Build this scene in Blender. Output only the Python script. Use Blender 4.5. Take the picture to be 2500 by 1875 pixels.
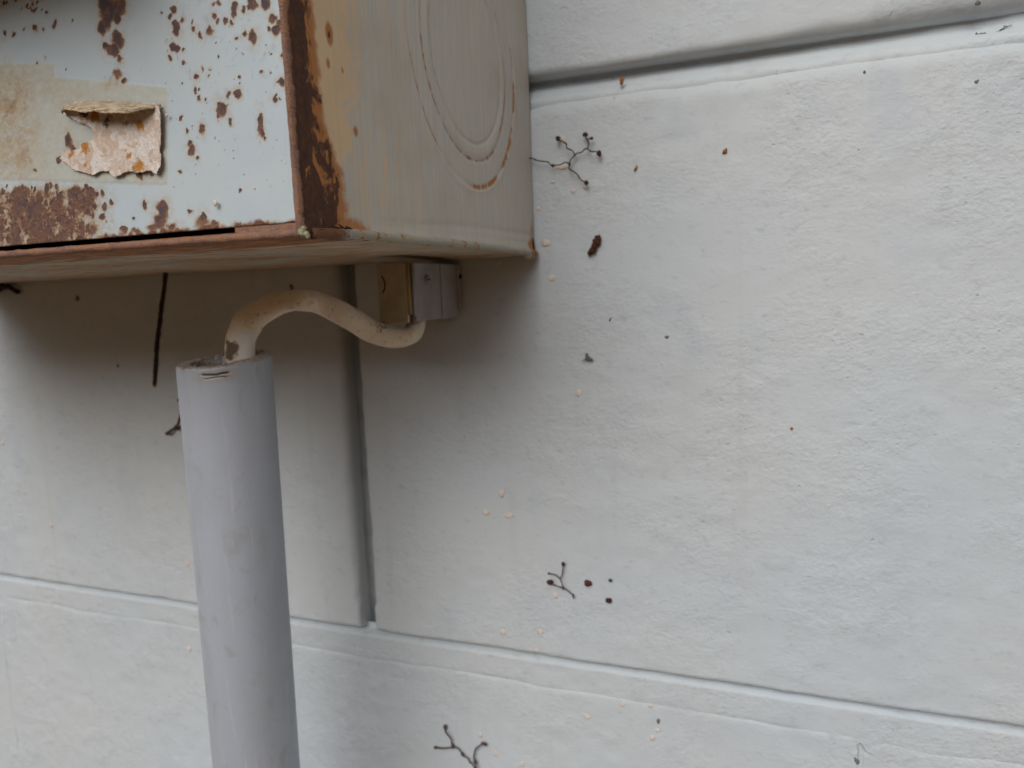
import bpy, bmesh, math, random
import numpy as np
from mathutils import Vector, Matrix
for o in list(bpy.data.objects): bpy.data.objects.remove(o)
sc = bpy.context.scene
COL = sc.collection
# ------------------------------------------------------------------ camera
CAM = np.array([0.15962, -0.23972, 0.13477]); YAW, PITCH, ROLL = 0.37067, -0.13216, -0.040566
FPX = 1800.0
def cam_axes():
    cy, sy, cp, sp, cr, sr = math.cos(YAW), math.sin(YAW), math.cos(PITCH), math.sin(PITCH), math.cos(ROLL), math.sin(ROLL)
    r = np.array([cy, sy, 0]); f = np.array([-sy, cy, 0]); u = np.array([0, 0, 1.])
    f2 = f*cp+u*sp; u2 = -f*sp+u*cp
    return r*cr+u2*sr, -r*sr+u2*cr, f2
CR, CU, CF = cam_axes()
cd = bpy.data.cameras.new('camera'); cam = bpy.data.objects.new('camera', cd); COL.objects.link(cam)
cd.sensor_width = 36; cd.lens = FPX/2500*36; cd.clip_start = .005; cd.clip_end = 2000
m = Matrix.Identity(4)
for i in range(3):
    m[i][0] = CR[i]; m[i][1] = CU[i]; m[i][2] = -CF[i]; m[i][3] = CAM[i]
cam.matrix_world = m; sc.camera = cam
cd.dof.use_dof = True; cd.dof.focus_distance = .158; cd.dof.aperture_fstop = 24
sc.render.resolution_x = 1024; sc.render.resolution_y = 768
# ------------------------------------------------------------------ sky, sun, exposure
SUN_EL, SUN_AZ = 34, -6          # degrees; azimuth measured from straight out of the wall, minus is to the left
w = bpy.data.worlds.new('World'); sc.world = w; w.use_nodes = True
nt = w.node_tree; bg = nt.nodes['Background']
sky = nt.nodes.new('ShaderNodeTexSky'); sky.sky_type = 'NISHITA'; sky.sun_disc = False
sky.sun_elevation = math.radians(SUN_EL); sky.dust_density = 4; sky.air_density = 1.2; sky.ozone_density = 1
hs = nt.nodes.new('ShaderNodeHueSaturation'); hs.inputs['Saturation'].default_value = .22
nt.links.new(sky.outputs[0], hs.inputs['Color']); nt.links.new(hs.outputs[0], bg.inputs['Color'])
bg.inputs['Strength'].default_value = .09
sd = Vector((math.sin(math.radians(SUN_AZ))*math.cos(math.radians(SUN_EL)), -math.cos(math.radians(SUN_AZ))*math.cos(math.radians(SUN_EL)), math.sin(math.radians(SUN_EL))))
sky.sun_rotation = math.atan2(sd.x, sd.y)
sl = bpy.data.lights.new('sun', 'SUN'); sl.energy = 2.35; sl.angle = math.radians(52); sl.color = (1, .98, .955)
so = bpy.data.objects.new('sun', sl); COL.objects.link(so); so.rotation_euler = sd.to_track_quat('Z', 'Y').to_euler(); so.location = (-1, -2, 3)
sc.view_settings.view_transform = 'Standard'; sc.view_settings.look = 'None'
sc.view_settings.exposure = -0.34; sc.view_settings.gamma = 1
sc.cycles.max_bounces = 5; sc.cycles.diffuse_bounces = 4; sc.cycles.glossy_bounces = 2; sc.cycles.use_denoising = True
# ------------------------------------------------------------------ helpers
def at(px, py, ax, v):                       # point where a sight line meets the plane (axis ax = v)
    px, py = np.asarray(px, float)[..., None], np.asarray(py, float)[..., None]
    d = CF+CR*(px-1250)/FPX+CU*(937.5-py)/FPX
    return CAM+d*((v-CAM[ax])/d[..., ax:ax+1])
def hsh(ix, iy, s):
    n = (ix.astype(np.int64)*374761393+iy.astype(np.int64)*668265263+s*1274126177) & 0xffffffff
    n = ((n ^ (n >> 13))*1274126177) & 0xffffffff
    return ((n ^ (n >> 16)) & 0xffff)/65535.0
def vn(x, y, s=0):
    x = np.asarray(x, float); y = np.asarray(y, float)
    ix = np.floor(x); iy = np.floor(y); fx = x-ix; fy = y-iy
    fx = fx*fx*(3-2*fx); fy = fy*fy*(3-2*fy)
    a, b, c, d = hsh(ix, iy, s), hsh(ix+1, iy, s), hsh(ix, iy+1, s), hsh(ix+1, iy+1, s)
    return (a*(1-fx)+b*fx)*(1-fy)+(c*(1-fx)+d*fx)*fy
def fbm(x, y, s=0, o=3):
    t = 0; a = .5; n = 0
    for i in range(o):
        t = t+a*vn(x*2**i, y*2**i, s+i*17); n += a; a *= .5
    return t/n
def ss(a, b, x): t = np.clip((x-a)/(b-a), 0, 1); return t*t*(3-2*t)
def link(name, me, mat, parent=None):
    o = bpy.data.objects.new(name, me); COL.objects.link(o)
    if mat: me.materials.append(mat)
    if parent: o.parent = parent
    return o
def mesh_np(name, V, F, attrs=None, smooth=True):
    me = bpy.data.meshes.new(name); V = np.asarray(V, float); F = np.asarray(F, int)
    n, k = F.shape
    me.vertices.add(len(V)); me.vertices.foreach_set('co', V.ravel())
    me.loops.add(n*k); me.loops.foreach_set('vertex_index', F.ravel())
    me.polygons.add(n); me.polygons.foreach_set('loop_start', np.arange(0, n*k, k)); me.polygons.foreach_set('loop_total', np.full(n, k))
    me.polygons.foreach_set('use_smooth', np.full(n, smooth))
    for a, v in (attrs or {}).items():
        at_ = me.attributes.new(a, 'FLOAT', 'POINT'); at_.data.foreach_set('value', np.asarray(v, float).ravel())
    me.update(calc_edges=True); me.validate()
    return me
def gridF(n, m, flip=False, wrap=False, keep=None):
    i, j = np.meshgrid(np.arange(n-1), np.arange(m if wrap else m-1), indexing='ij')
    a = i*m+j; b = i*m+(j+1) % m; c = (i+1)*m+(j+1) % m; d = (i+1)*m+j
    F = np.stack([a, b, c, d], -1)
    if keep is not None: F = F[keep]
    F = F.reshape(-1, 4)
    return F[:, ::-1] if flip else F
def lines(*segs):      # non-uniform ruler: (start, stop, step)...
    out = []
    for a, b, s in segs:
        n = max(1, int(round((b-a)/s))); out += list(np.linspace(a, b, n+1))
    out = sorted(set(np.round(out, 7)))
    return np.array(out)
class BM:
    def __init__(s): s.b = bmesh.new()
    def box(s, x0, x1, y0, y1, z0, z1, bev=0, seg=2):
        r = bmesh.ops.create_cube(s.b, size=1)
        vs = r['verts']
        for v in vs: v.co = Vector(((x0+x1)/2+v.co.x*(x1-x0), (y0+y1)/2+v.co.y*(y1-y0), (z0+z1)/2+v.co.z*(z1-z0)))
        if bev:
            es = list({e for v in vs for e in v.link_edges})
            bmesh.ops.bevel(s.b, geom=es, offset=bev, segments=seg, affect='EDGES', profile=.5)
        return s
    def cyl(s, p0, p1, r0, r1=None, n=24, cap=True):
        p0, p1 = Vector(p0), Vector(p1); d = p1-p0; r1 = r0 if r1 is None else r1
        bmesh.ops.create_cone(s.b, cap_ends=cap, segments=n, radius1=r0, radius2=r1, depth=d.length,
                              matrix=Matrix.Translation((p0+p1)/2) @ d.to_track_quat('Z', 'Y').to_matrix().to_4x4())
        return s
    def done(s, name, mat, parent=None, smooth=False, mesh_only=False):
        bmesh.ops.recalc_face_normals(s.b, faces=s.b.faces)
        me = bpy.data.meshes.new(name); s.b.to_mesh(me); s.b.free()
        if smooth:
            for p_ in me.polygons: p_.use_smooth = True
        if mesh_only: return me
        return link(name, me, mat, parent)
def catmull(P, k=6):
    P = np.asarray(P, float)
    Q = np.vstack([2*P[0]-P[1], P, 2*P[-1]-P[-2]]); out = []
    for i in range(1, len(Q)-2):
        for t in np.arange(k)/k:
            out.append(.5*((2*Q[i])+(-Q[i-1]+Q[i+1])*t+(2*Q[i-1]-5*Q[i]+4*Q[i+1]-Q[i+2])*t*t+(-Q[i-1]+3*Q[i]-3*Q[i+1]+Q[i+2])*t**3))
    out.append(Q[-2]); return np.array(out)
def sweep(P, A, B=None, n=8, ref=(0, 1, 0), jitter=0, seed=0):
    P = np.asarray(P, float); A = np.broadcast_to(A, len(P)); B = A if B is None else np.broadcast_to(B, len(P))
    T = np.gradient(P, axis=0); T /= np.linalg.norm(T, axis=1)[:, None]
    ref = np.asarray(ref, float); N = np.cross(T, ref); N /= np.maximum(np.linalg.norm(N, axis=1)[:, None], 1e-9); Bn = np.cross(T, N)
    th = np.arange(n)/n*2*math.pi
    V = P[:, None, :]+N[:, None, :]*(A[:, None]*np.cos(th))[..., None]+Bn[:, None, :]*(B[:, None]*np.sin(th))[..., None]
    if jitter:
        rg = np.random.default_rng(seed); V = V+rg.normal(0, jitter, V.shape)
    V = V.reshape(-1, 3); F = gridF(len(P), n, wrap=True)
    c0 = len(V); V = np.vstack([V, P[0], P[-1]]); e = (len(P)-1)*n; j = np.arange(n)
    F2 = np.vstack([np.stack([np.full(n, c0), (j+1) % n, j, j], 1), np.stack([np.full(n, c0+1), e+j, e+(j+1) % n, e+(j+1) % n], 1)])
    return V, F, F2[:, :3]
def tube(name, P, A, mat, parent=None, B=None, n=8, ref=(0, 1, 0), jitter=0, seed=0):
    V, F, F2 = sweep(P, A, B, n, ref, jitter, seed)
    me = bpy.data.meshes.new(name); me.from_pydata([tuple(v) for v in V], [], [tuple(int(i) for i in f) for f in F]+[tuple(int(i) for i in f) for f in F2])
    for p_ in me.polygons: p_.use_smooth = True
    b = bmesh.new(); b.from_mesh(me); bmesh.ops.recalc_face_normals(b, faces=b.faces); b.to_mesh(me); b.free()
    return link(name, me, mat, parent)
def blob(name, c, rx, ry, rz, mat, parent=None, seed=0, amp=.22, rot=0, sub=2):
    b = bmesh.new(); bmesh.ops.create_icosphere(b, subdivisions=sub, radius=1); rg = random.Random(seed)
    ph = [rg.uniform(0, 6) for _ in range(6)]
    ca, sa = math.cos(rot), math.sin(rot)
    for v in b.verts:
        x, y, z = v.co
        k = 1+amp*(math.sin(3*x+ph[0])+math.sin(4*z+ph[1])*.7+math.sin(5*y+3*x+ph[2])*.5+math.sin(7*z-5*x+ph[3])*.45)/1.8
        X, Z = x*rx*k, z*rz*k
        v.co = (c[0]+X*ca-Z*sa, c[1]+y*ry*k, c[2]+X*sa+Z*ca)
    me = bpy.data.meshes.new(name); b.to_mesh(me); b.free()
    for p_ in me.polygons: p_.use_smooth = True
    return link(name, me, mat, parent)
def empty(name, loc=(0, 0, 0)):
    o = bpy.data.objects.new(name, None); COL.objects.link(o); o.empty_display_size = .01
    return o        # parts are modelled in world coordinates, so the empty stays at the origin of its thing
def tag(o, label, cat, group=None):
    o['label'] = label; o['category'] = cat
    if group: o['group'] = group
    return o
# ------------------------------------------------------------------ material helper
class MT:
    def __init__(s, name, rough=.7, spec=.3):
        s.m = bpy.data.materials.new(name); s.m.use_nodes = True; s.t = s.m.node_tree
        s.bs = s.t.nodes['Principled BSDF']; s.bs.inputs['Roughness'].default_value = rough
        s.bs.inputs['Specular IOR Level'].default_value = spec
    def n(s, ty, ins=None, **props):
        k = s.t.nodes.new('ShaderNode'+ty)
        for a, v in props.items(): setattr(k, a, v)
        for a, v in (ins or {}).items(): s.put(k.inputs[a], v)
        return k
    def put(s, sock, v):
        if hasattr(v, 'is_output'): s.t.links.new(v, sock)
        elif v is not None:
            if isinstance(v, (tuple, list)) and len(v) == 3 and sock.type == 'RGBA': v = (*v, 1)
            sock.default_value = v
    def pos(s, sx=1, sy=None, sz=None):
        sy = sx if sy is None else sy; sz = sx if sz is None else sz
        g = s.n('NewGeometry')
        return s.n('VectorMath', {0: g.outputs['Position'], 1: (sx, sy, sz)}, operation='MULTIPLY').outputs[0]
    def noise(s, vec, scale=1, detail=3, rough=.55, dist=0):
        return s.n('TexNoise', {'Vector': vec, 'Scale': scale, 'Detail': detail, 'Roughness': rough, 'Distortion': dist}).outputs['Fac']
    def voro(s, vec, scale=1, rnd=1):
        return s.n('TexVoronoi', {'Vector': vec, 'Scale': scale, 'Randomness': rnd}).outputs['Distance']
    def ma(s, op, a, b=None, c=None, clamp=False):
        k = s.n('Math', operation=op, use_clamp=clamp); s.put(k.inputs[0], a)
        if b is not None: s.put(k.inputs[1], b)
        if c is not None: s.put(k.inputs[2], c)
        return k.outputs[0]
    def sst(s, x, a, b, lo=0, hi=1):
        k = s.n('MapRange', {'Value': x, 'From Min': a, 'From Max': b, 'To Min': lo, 'To Max': hi}, interpolation_type='SMOOTHSTEP')
        return k.outputs[0]
    def mix(s, f, a, b, mode='MIX'):
        k = s.n('Mix', data_type='RGBA', blend_type=mode)
        s.put(k.inputs[0], f); s.put(k.inputs[6], a); s.put(k.inputs[7], b); return k.outputs[2]
    def ramp(s, f, stops):
        k = s.n('ValToRGB', {'Fac': f}); e = k.color_ramp.elements
        while len(e) < len(stops): e.new(.5)
        for i, (p_, c) in enumerate(stops): e[i].position = p_; e[i].color = (*c, 1) if len(c) == 3 else c
        return k.outputs[0]
    def at(s, name): return s.n('Attribute', attribute_name=name).outputs['Fac']
    def bump(s, h, dist=.0005, strength=1):
        k = s.n('Bump', {'Height': h, 'Distance': dist, 'Strength': strength}); s.put(s.bs.inputs['Normal'], k.outputs[0])
    def col(s, c, rough=None):
        s.put(s.bs.inputs['Base Color'], c)
        if rough is not None: s.put(s.bs.inputs['Roughness'], rough)
        return s.m
def srgb(r, g, b):
    f = lambda v: ((v/255+.055)/1.055)**2.4 if v > 10 else v/255/12.92
    return (f(r), f(g), f(b))
# wall paint
M = {}
def wall_mat():
    t = MT('painted_block', .62, .25)
    P = t.pos()
    big = t.noise(t.pos(9, 9, 9), 1, 2, .6)
    mid = t.noise(t.pos(45, 45, 30), 1, 3, .6)
    c = t.mix(t.sst(big, .35, .68), (.535, .572, .590), (.515, .566, .610))
    c = t.mix(t.ma('MULTIPLY', t.sst(mid, .52, .76), .6), c, (.47, .515, .575))
    strk = t.noise(t.pos(130, 130, 9), 1, 2, .6)
    c = t.mix(t.ma('MULTIPLY', t.sst(strk, .56, .80), t.sst(big, .40, .62, .22, .02)), c, (.38, .385, .37))
    # shading of the relief painted in as little grey smudges, pits darkened too
    sm = t.noise(t.pos(230, 230, 420), 1, 2, .6)
    c = t.mix(t.ma('MULTIPLY', t.sst(sm, .57, .74), .40), c, (.38, .415, .455))
    sp = t.noise(t.pos(520, 520, 640), 1, 2, .5)
    c = t.mix(t.ma('MULTIPLY', t.sst(sp, .76, .82), .4), c, (.22, .22, .24))
    h1 = t.noise(t.pos(250, 250, 285), 1, 2, .55)
    h2 = t.noise(t.pos(700, 700, 900), 1, 2, .6)
    h1 = t.ma('SUBTRACT', h1, t.ma('MULTIPLY', t.sst(sp, .66, .80), .5))
    amp = t.sst(t.noise(t.pos(26, 26, 32), 1, 2, .5), .35, .65, .25, 1.1)
    t.bump(t.ma('MULTIPLY', t.ma('ADD', h1, t.ma('MULTIPLY', h2, .55)), amp), .00046, 1)
    return t.col(c)
M['wall'] = wall_mat()
def plain(name, c, c2=None, scale=800, rough=.8, bump=.0002, spec=.25, lo=.35, hi=.7):
    t = MT(name, rough, spec); n = t.noise(t.pos(scale), 1, 4, .6)
    cc = t.mix(t.sst(n, lo, hi), c, c2 or tuple(v*.6 for v in c))
    if bump: t.bump(n, bump)
    return t.col(cc)
M['dark_joint'] = plain('dark_mortar', (.34, .36, .365), (.26, .28, .28), 90, .8, .0003)  # darker mortar, used only for the middle head joint
M['core'] = plain('mortar_core', (.4, .4, .38))
M['ground'] = plain('leaf_litter_soil', (.205, .112, .046), (.13, .073, .032), 40, .95, .01)
M['bare'] = plain('bare_pink_undercoat', srgb(216, 206, 198), srgb(206, 190, 180), 900, .8, .0001)
M['speck'] = plain('dark_speck', (.11, .11, .115), (.22, .21, .20), 1200)
M['bluespeck'] = plain('blue_speck', (.025, .05, .075), (.05, .08, .1), 2000)
M['pad'] = plain('dry_tendril_pad', (.075, .022, .018), (.035, .014, .014), 2500, .7, .0002)
M['redpad'] = plain('red_brown_pad', (.13, .03, .028), (.07, .02, .02), 2500, .7, .0002)
M['stem'] = plain('dry_tendril_stem', (.12, .075, .068), (.06, .04, .038), 1500, .75, .0002)
M['flake'] = plain('orange_rust_flake', (.42, .16, .05), (.26, .09, .035), 2000)
M['frass'] = plain('brown_frass', (.10, .035, .02), (.05, .02, .014), 2200, .85, .0004)
M['wire'] = plain('black_rusted_wire', (.016, .012, .011), (.05, .026, .016), 900, .85, .0003)
M['lichen'] = plain('pale_lichen', (.42, .40, .27), (.24, .24, .15), 2500, .9, .0004)
M['dark'] = plain('box_inside', (.012, .010, .009), None, 500, .9, 0)
M['glass'] = plain('grey_cover_paint', (.42, .45, .46), (.34, .36, .37), 100, .5)
RUST = [(0, (.30, .13, .05)), (.35, (.20, .085, .045)), (.55, (.125, .062, .05)), (.8, (.075, .045, .045)), (1, (.05, .033, .035))]
def lip_mat():
    t = MT('rusted_steel_edge', .9, .15)
    n = t.noise(t.pos(420), 1, 5, .65, .4); f = t.noise(t.pos(3200), 1, 3, .6)
    c = t.ramp(n, [(.2, (.15, .085, .07)), (.5, (.29, .165, .12)), (.66, (.35, .18, .09)), (.85, (.45, .27, .17))])
    c = t.mix(t.sst(f, .62, .76), c, (.45, .33, .26)); c = t.mix(t.sst(f, .40, .28), c, (.07, .04, .038))
    t.bump(t.ma('ADD', n, t.ma('MULTIPLY', f, .6)), .0005)
    return t.col(c)
M['lip'] = lip_mat()
def door_mat():
    t = MT('rust_spotted_enamel', .5, .3)
    n1 = t.noise(t.pos(1500), 1, 4, .65, .3); n2 = t.noise(t.pos(420), 1, 3, .6); n3 = t.noise(t.pos(5200), 1, 2, .5)
    paint = t.mix(t.sst(t.noise(t.pos(60), 1, 4, .6), .35, .7), (.49, .55, .585), (.455, .53, .585))
    sc_ = t.noise(t.pos(330, 330, 230), 1, 4, .65, .8)
    paint = t.mix(t.ma('MULTIPLY', t.sst(sc_, .56, .74), t.ma('ADD', .18, t.at('scuff'))), paint, (.30, .33, .38))
    film = t.mix(t.sst(t.noise(t.pos(520, 520, 900), 1, 4, .6), .35, .7), (.44, .445, .395), (.49, .50, .455))
    paint = t.mix(t.at('film'), paint, film)
    paint = t.mix(t.ma('MULTIPLY', t.sst(t.noise(t.pos(700, 700, 1000), 1, 4, .65, .6), .32, .68), t.at('tan')), paint, (.40, .285, .155))
    r = t.at('rust'); amp = t.at('ramp')
    L = t.ma('ADD', r, t.ma('MULTIPLY', t.ma('SUBTRACT', t.ma('ADD', t.ma('MULTIPLY', n1, .7), t.ma('MULTIPLY', n3, .3)), .5), amp))
    L = t.ma('ADD', L, t.ma('MULTIPLY', t.ma('SUBTRACT', n2, .5), t.ma('MULTIPLY', amp, .55)))
    rc = t.ramp(L, [(.0, (.48, .46, .38)), (.20, (.46, .38, .25)), (.36, (.34, .22, .125)), (.50, (.22, .115, .075)), (.66, (.14, .082, .072)), (.84, (.085, .064, .072))])
    rc = t.mix(t.ma('MULTIPLY', t.sst(n2, .44, .62), .6), rc, t.mix(t.sst(n1, .4, .6), (.27, .135, .075), (.16, .085, .07)))
    c = t.mix(t.sst(L, .0, .50), paint, rc)
    t.bump(t.ma('ADD', t.ma('MULTIPLY', t.sst(L, .3, .8), .8), t.ma('MULTIPLY', n3, .12)), .00028)
    return t.col(c, t.sst(L, .1, .5, .5, .9))
M['door'] = door_mat()
def side_mat():
    t = MT('brushed_taupe_paint', .55, .3)
    # brush marks run up and down: noise stretched along z
    b1 = t.noise(t.pos(1, 2200, 22), 1, 3, .6); b2 = t.noise(t.pos(1, 700, 16), 1, 4, .65); b3 = t.noise(t.pos(1, 4800, 60), 1, 2, .5)
    grey = t.mix(t.sst(b2, .35, .7), (.52, .49, .44), (.58, .545, .485))
    grey = t.mix(t.ma('MULTIPLY', t.sst(b3, .48, .66), .55), grey, (.43, .405, .36))
    tan = t.mix(t.sst(b2, .3, .7), (.72, .52, .31), (.66, .47, .28))
    f = t.ma('ADD', t.at('tan'), t.ma('ADD', t.ma('MULTIPLY', t.ma('SUBTRACT', b1, .5), 2.5), t.ma('MULTIPLY', t.ma('SUBTRACT', b3, .5), 1.5)))
    c = t.mix(t.sst(f, .50, .60), grey, tan)
    gl = t.noise(t.pos(60), 1, 3, .6)
    c = t.mix(t.ma('MULTIPLY', t.sst(gl, .45, .75), .35), c, (.44, .37, .27))
    o = t.at('orange'); n1 = t.noise(t.pos(700, 700, 520), 1, 4, .62, .5); n3 = t.noise(t.pos(3500), 1, 2, .5)
    c = t.mix(t.ma('MULTIPLY', t.sst(t.ma('ADD', o, t.ma('MULTIPLY', t.ma('SUBTRACT', n1, .5), .5)), .28, .75), .95), c, (.40, .145, .026))
    r = t.ma('ADD', t.at('rust'), t.ma('MULTIPLY', t.sst(t.at('rust'), .02, .35), t.ma('ADD', t.ma('MULTIPLY', t.ma('SUBTRACT', t.noise(t.pos(210, 210, 150), 1, 3, .6, .4), .5), 2.2), t.ma('MULTIPLY', t.ma('SUBTRACT', n1, .5), .7))))
    dk = t.mix(t.sst(n1, .35, .7), (.065, .034, .024), (.13, .05, .022)); dk = t.mix(t.ma('MULTIPLY', t.sst(n3, .5, .7), .35), dk, (.05, .035, .03))
    c = t.mix(t.sst(r, .42, .62), c, dk)
    dl = t.at('line'); c = t.mix(t.ma('MULTIPLY', dl, t.sst(t.noise(t.pos(300), 1, 2, .5), .36, .60)), c, (.055, .045, .038))
    h = t.ma('ADD', t.ma('MULTIPLY', b1, .5), t.ma('ADD', t.ma('MULTIPLY', b3, .3), t.ma('MULTIPLY', t.sst(r, .3, .8), t.ma('MULTIPLY', n3, 2.0))))
    t.bump(h, .00012)
    return t.col(c, t.sst(r, .3, .7, .5, .9))
M['side'] = side_mat()
def under_mat():
    t = MT('stained_underside_paint', .75, .2)
    s1 = t.noise(t.pos(48, 260, 48), 1, 4, .65, .8); s2 = t.noise(t.pos(110, 620, 110), 1, 4, .65, .6); g = t.noise(t.pos(90), 1, 3, .6)
    c = t.mix(t.sst(g, .3, .7), (.44, .395, .31), (.52, .475, .385))
    c = t.mix(t.sst(s1, .50, .60), c, (.52, .26, .09)); c = t.mix(t.sst(s2, .57, .67), c, (.16, .08, .04))
    # heavier rust next to the front edge
    y = t.n('SeparateXYZ', {0: t.pos()}).outputs[1]
    fr = t.ma('ADD', t.sst(y, -.127, -.080, 1, 0), t.ma('MULTIPLY', t.ma('SUBTRACT', s1, .5), 1.3))
    c = t.mix(t.sst(fr, .45, .72), c, t.mix(t.sst(s2, .4, .6), (.46, .19, .055), (.15, .08, .045)))
    t.bump(s2, .0002); return t.col(c)
M['under'] = under_mat()
def seam_mat():
    t = MT('paint_filled_seam', .7, .25)
    n = t.noise(t.pos(260), 1, 4, .65, .4); f = t.noise(t.pos(2400), 1, 3, .6)
    c = t.mix(t.sst(n, .42, .62), (.36, .345, .29), (.41, .34, .225)); c = t.mix(t.sst(t.ma('ADD', n, t.ma('MULTIPLY', f, .3)), .72, .80), c, (.27, .115, .04))
    fr = t.ma('ADD', t.sst(t.n('SeparateXYZ', {0: t.pos()}).outputs[1], -.124, -.104, 1, 0), t.ma('MULTIPLY', t.ma('SUBTRACT', f, .5), .9))
    c = t.mix(t.sst(fr, .35, .7), c, (.17, .075, .035))
    t.bump(t.ma('ADD', n, t.ma('MULTIPLY', f, .4)), .0005); return t.col(c)
M['seam'] = seam_mat()
def pipe_mat():
    t = MT('grey_pvc', .36, .55)
    n = t.noise(t.pos(55, 55, 26), 1, 4, .6, .5); f = t.noise(t.pos(900), 1, 3, .6)
    c = t.mix(t.sst(n, .36, .68), (.395, .43, .495), (.365, .395, .44))
    c = t.mix(t.ma('MULTIPLY', t.sst(t.noise(t.pos(130, 130, 95), 1, 3, .62, 1.0), .56, .70), .45), c, (.31, .305, .29))
    c = t.mix(t.ma('MULTIPLY', t.sst(t.noise(t.pos(420, 420, 26), 1, 3, .6), .58, .72), .28), c, (.56, .58, .62))
    c = t.mix(t.ma('MULTIPLY', t.sst(f, .68, .76), .4), c, (.22, .20, .18))
    c = t.mix(t.at('rim'), c, t.mix(t.sst(t.noise(t.pos(1100), 1, 4, .65), .40, .64), (.46, .44, .42), (.25, .205, .18)))
    c = t.mix(t.ma('MULTIPLY', t.at('cstain'), .4), c, (.37, .29, .19)); c = t.mix(t.sst(t.at('crack'), .15, .6), c, (.025, .02, .016))
    t.bump(t.ma('ADD', f, t.ma('MULTIPLY', n, .5)), .00012); return t.col(c, t.sst(n, .3, .7, .33, .5))
M['pipe'] = pipe_mat()
def cable_mat():
    t = MT('aged_cream_sheath', .5, .35)
    n = t.noise(t.pos(120), 1, 4, .62, .5); f = t.noise(t.pos(700, 700, 700), 1, 4, .65, .5)
    c = t.mix(t.sst(n, .34, .68), (.80, .70, .56), (.73, .61, .46)); c = t.mix(t.sst(f, .58, .72), c, (.40, .26, .16)); c = t.mix(t.ma('MULTIPLY', t.sst(t.noise(t.pos(260, 260, 260), 1, 3, .6), .55, .72), .5), c, (.50, .37, .25))
    w_ = t.ma('ADD', t.at('pale'), t.ma('MULTIPLY', t.ma('SUBTRACT', f, .5), .5)); c = t.mix(t.sst(w_, .42, .6), c, (.68, .64, .60))
    b_ = t.ma('ADD', t.at('burn'), t.ma('MULTIPLY', t.ma('SUBTRACT', f, .5), 1.0)); c = t.mix(t.sst(b_, .45, .7), c, (.16, .115, .075))
    t.bump(f, .0002); return t.col(c)
M['cable'] = cable_mat()
def fit_mat(name, a, b):
    t = MT(name, .75, .15); n = t.noise(t.pos(150), 1, 4, .6, .4)
    c = t.mix(t.sst(n, .35, .68), a, b); t.bump(t.noise(t.pos(900), 1, 3), .00012); return t.col(c)
M['fit_front'] = fit_mat('yellowed_plastic', (.44, .40, .32), (.37, .325, .245))
M['fit_side'] = fit_mat('lilac_grey_plastic', (.36, .345, .35), (.30, .28, .27))
M['fit_pale'] = fit_mat('pale_lilac_plastic', (.38, .365, .385), (.33, .31, .305))
def label_mat():
    t = MT('torn_paper_label', .85, .15)
    n = t.noise(t.pos(380), 1, 4, .62, .5); f = t.noise(t.pos(2600, 2600, 5200), 1, 3, .6); q = t.noise(t.pos(900), 1, 4, .65)
    c = t.mix(t.sst(n, .40, .60), (.60, .46, .37), (.74, .69, .65)); c = t.mix(t.sst(q, .56, .72), c, (.53, .36, .215))
    c = t.mix(t.ma('MULTIPLY', t.sst(f, .58, .72), .5), c, (.36, .27, .18))
    o = t.ma('ADD', t.at('orange'), t.ma('MULTIPLY', t.ma('SUBTRACT', q, .5), .8)); c = t.mix(t.sst(o, .35, .75), c, (.46, .205, .05))
    o2 = t.ma('ADD', t.at('brown'), t.ma('MULTIPLY', t.ma('SUBTRACT', q, .5), .9)); c = t.mix(t.sst(o2, .45, .75), c, (.125, .06, .05))
    fb = t.noise(t.pos(420, 420, 4200), 1, 3, .65); c = t.mix(t.at('fibre'), c, t.mix(t.sst(fb, .40, .60), (.36, .265, .165), (.64, .53, .39)))
    t.bump(t.ma('ADD', q, t.ma('MULTIPLY', f, .5)), .00035); return t.col(c)
M['label'] = label_mat()

# ================================================================== SETTING
rr_ = np.array([0.01, 1, 2, 4, 8, 14, 20, 24, 28, 32, 36, 40, 50, 80, 150, 400]); aa_ = np.linspace(0, 2*math.pi, 48, endpoint=False)
RR, AA = np.meshgrid(rr_, aa_, indexing='ij')      # level yard, unseen rise added all round it to block the low sky
ZZ = -1.2+11.0*ss(24, 40, RR)*(.8+.4*vn(AA*3, RR*.02, 5))
g = link('ground', mesh_np('ground', np.stack([RR*np.cos(AA), RR*np.sin(AA), ZZ], -1).reshape(-1, 3), gridF(len(rr_), 48, wrap=True)), M['ground']); g['kind'] = 'structure'
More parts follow.
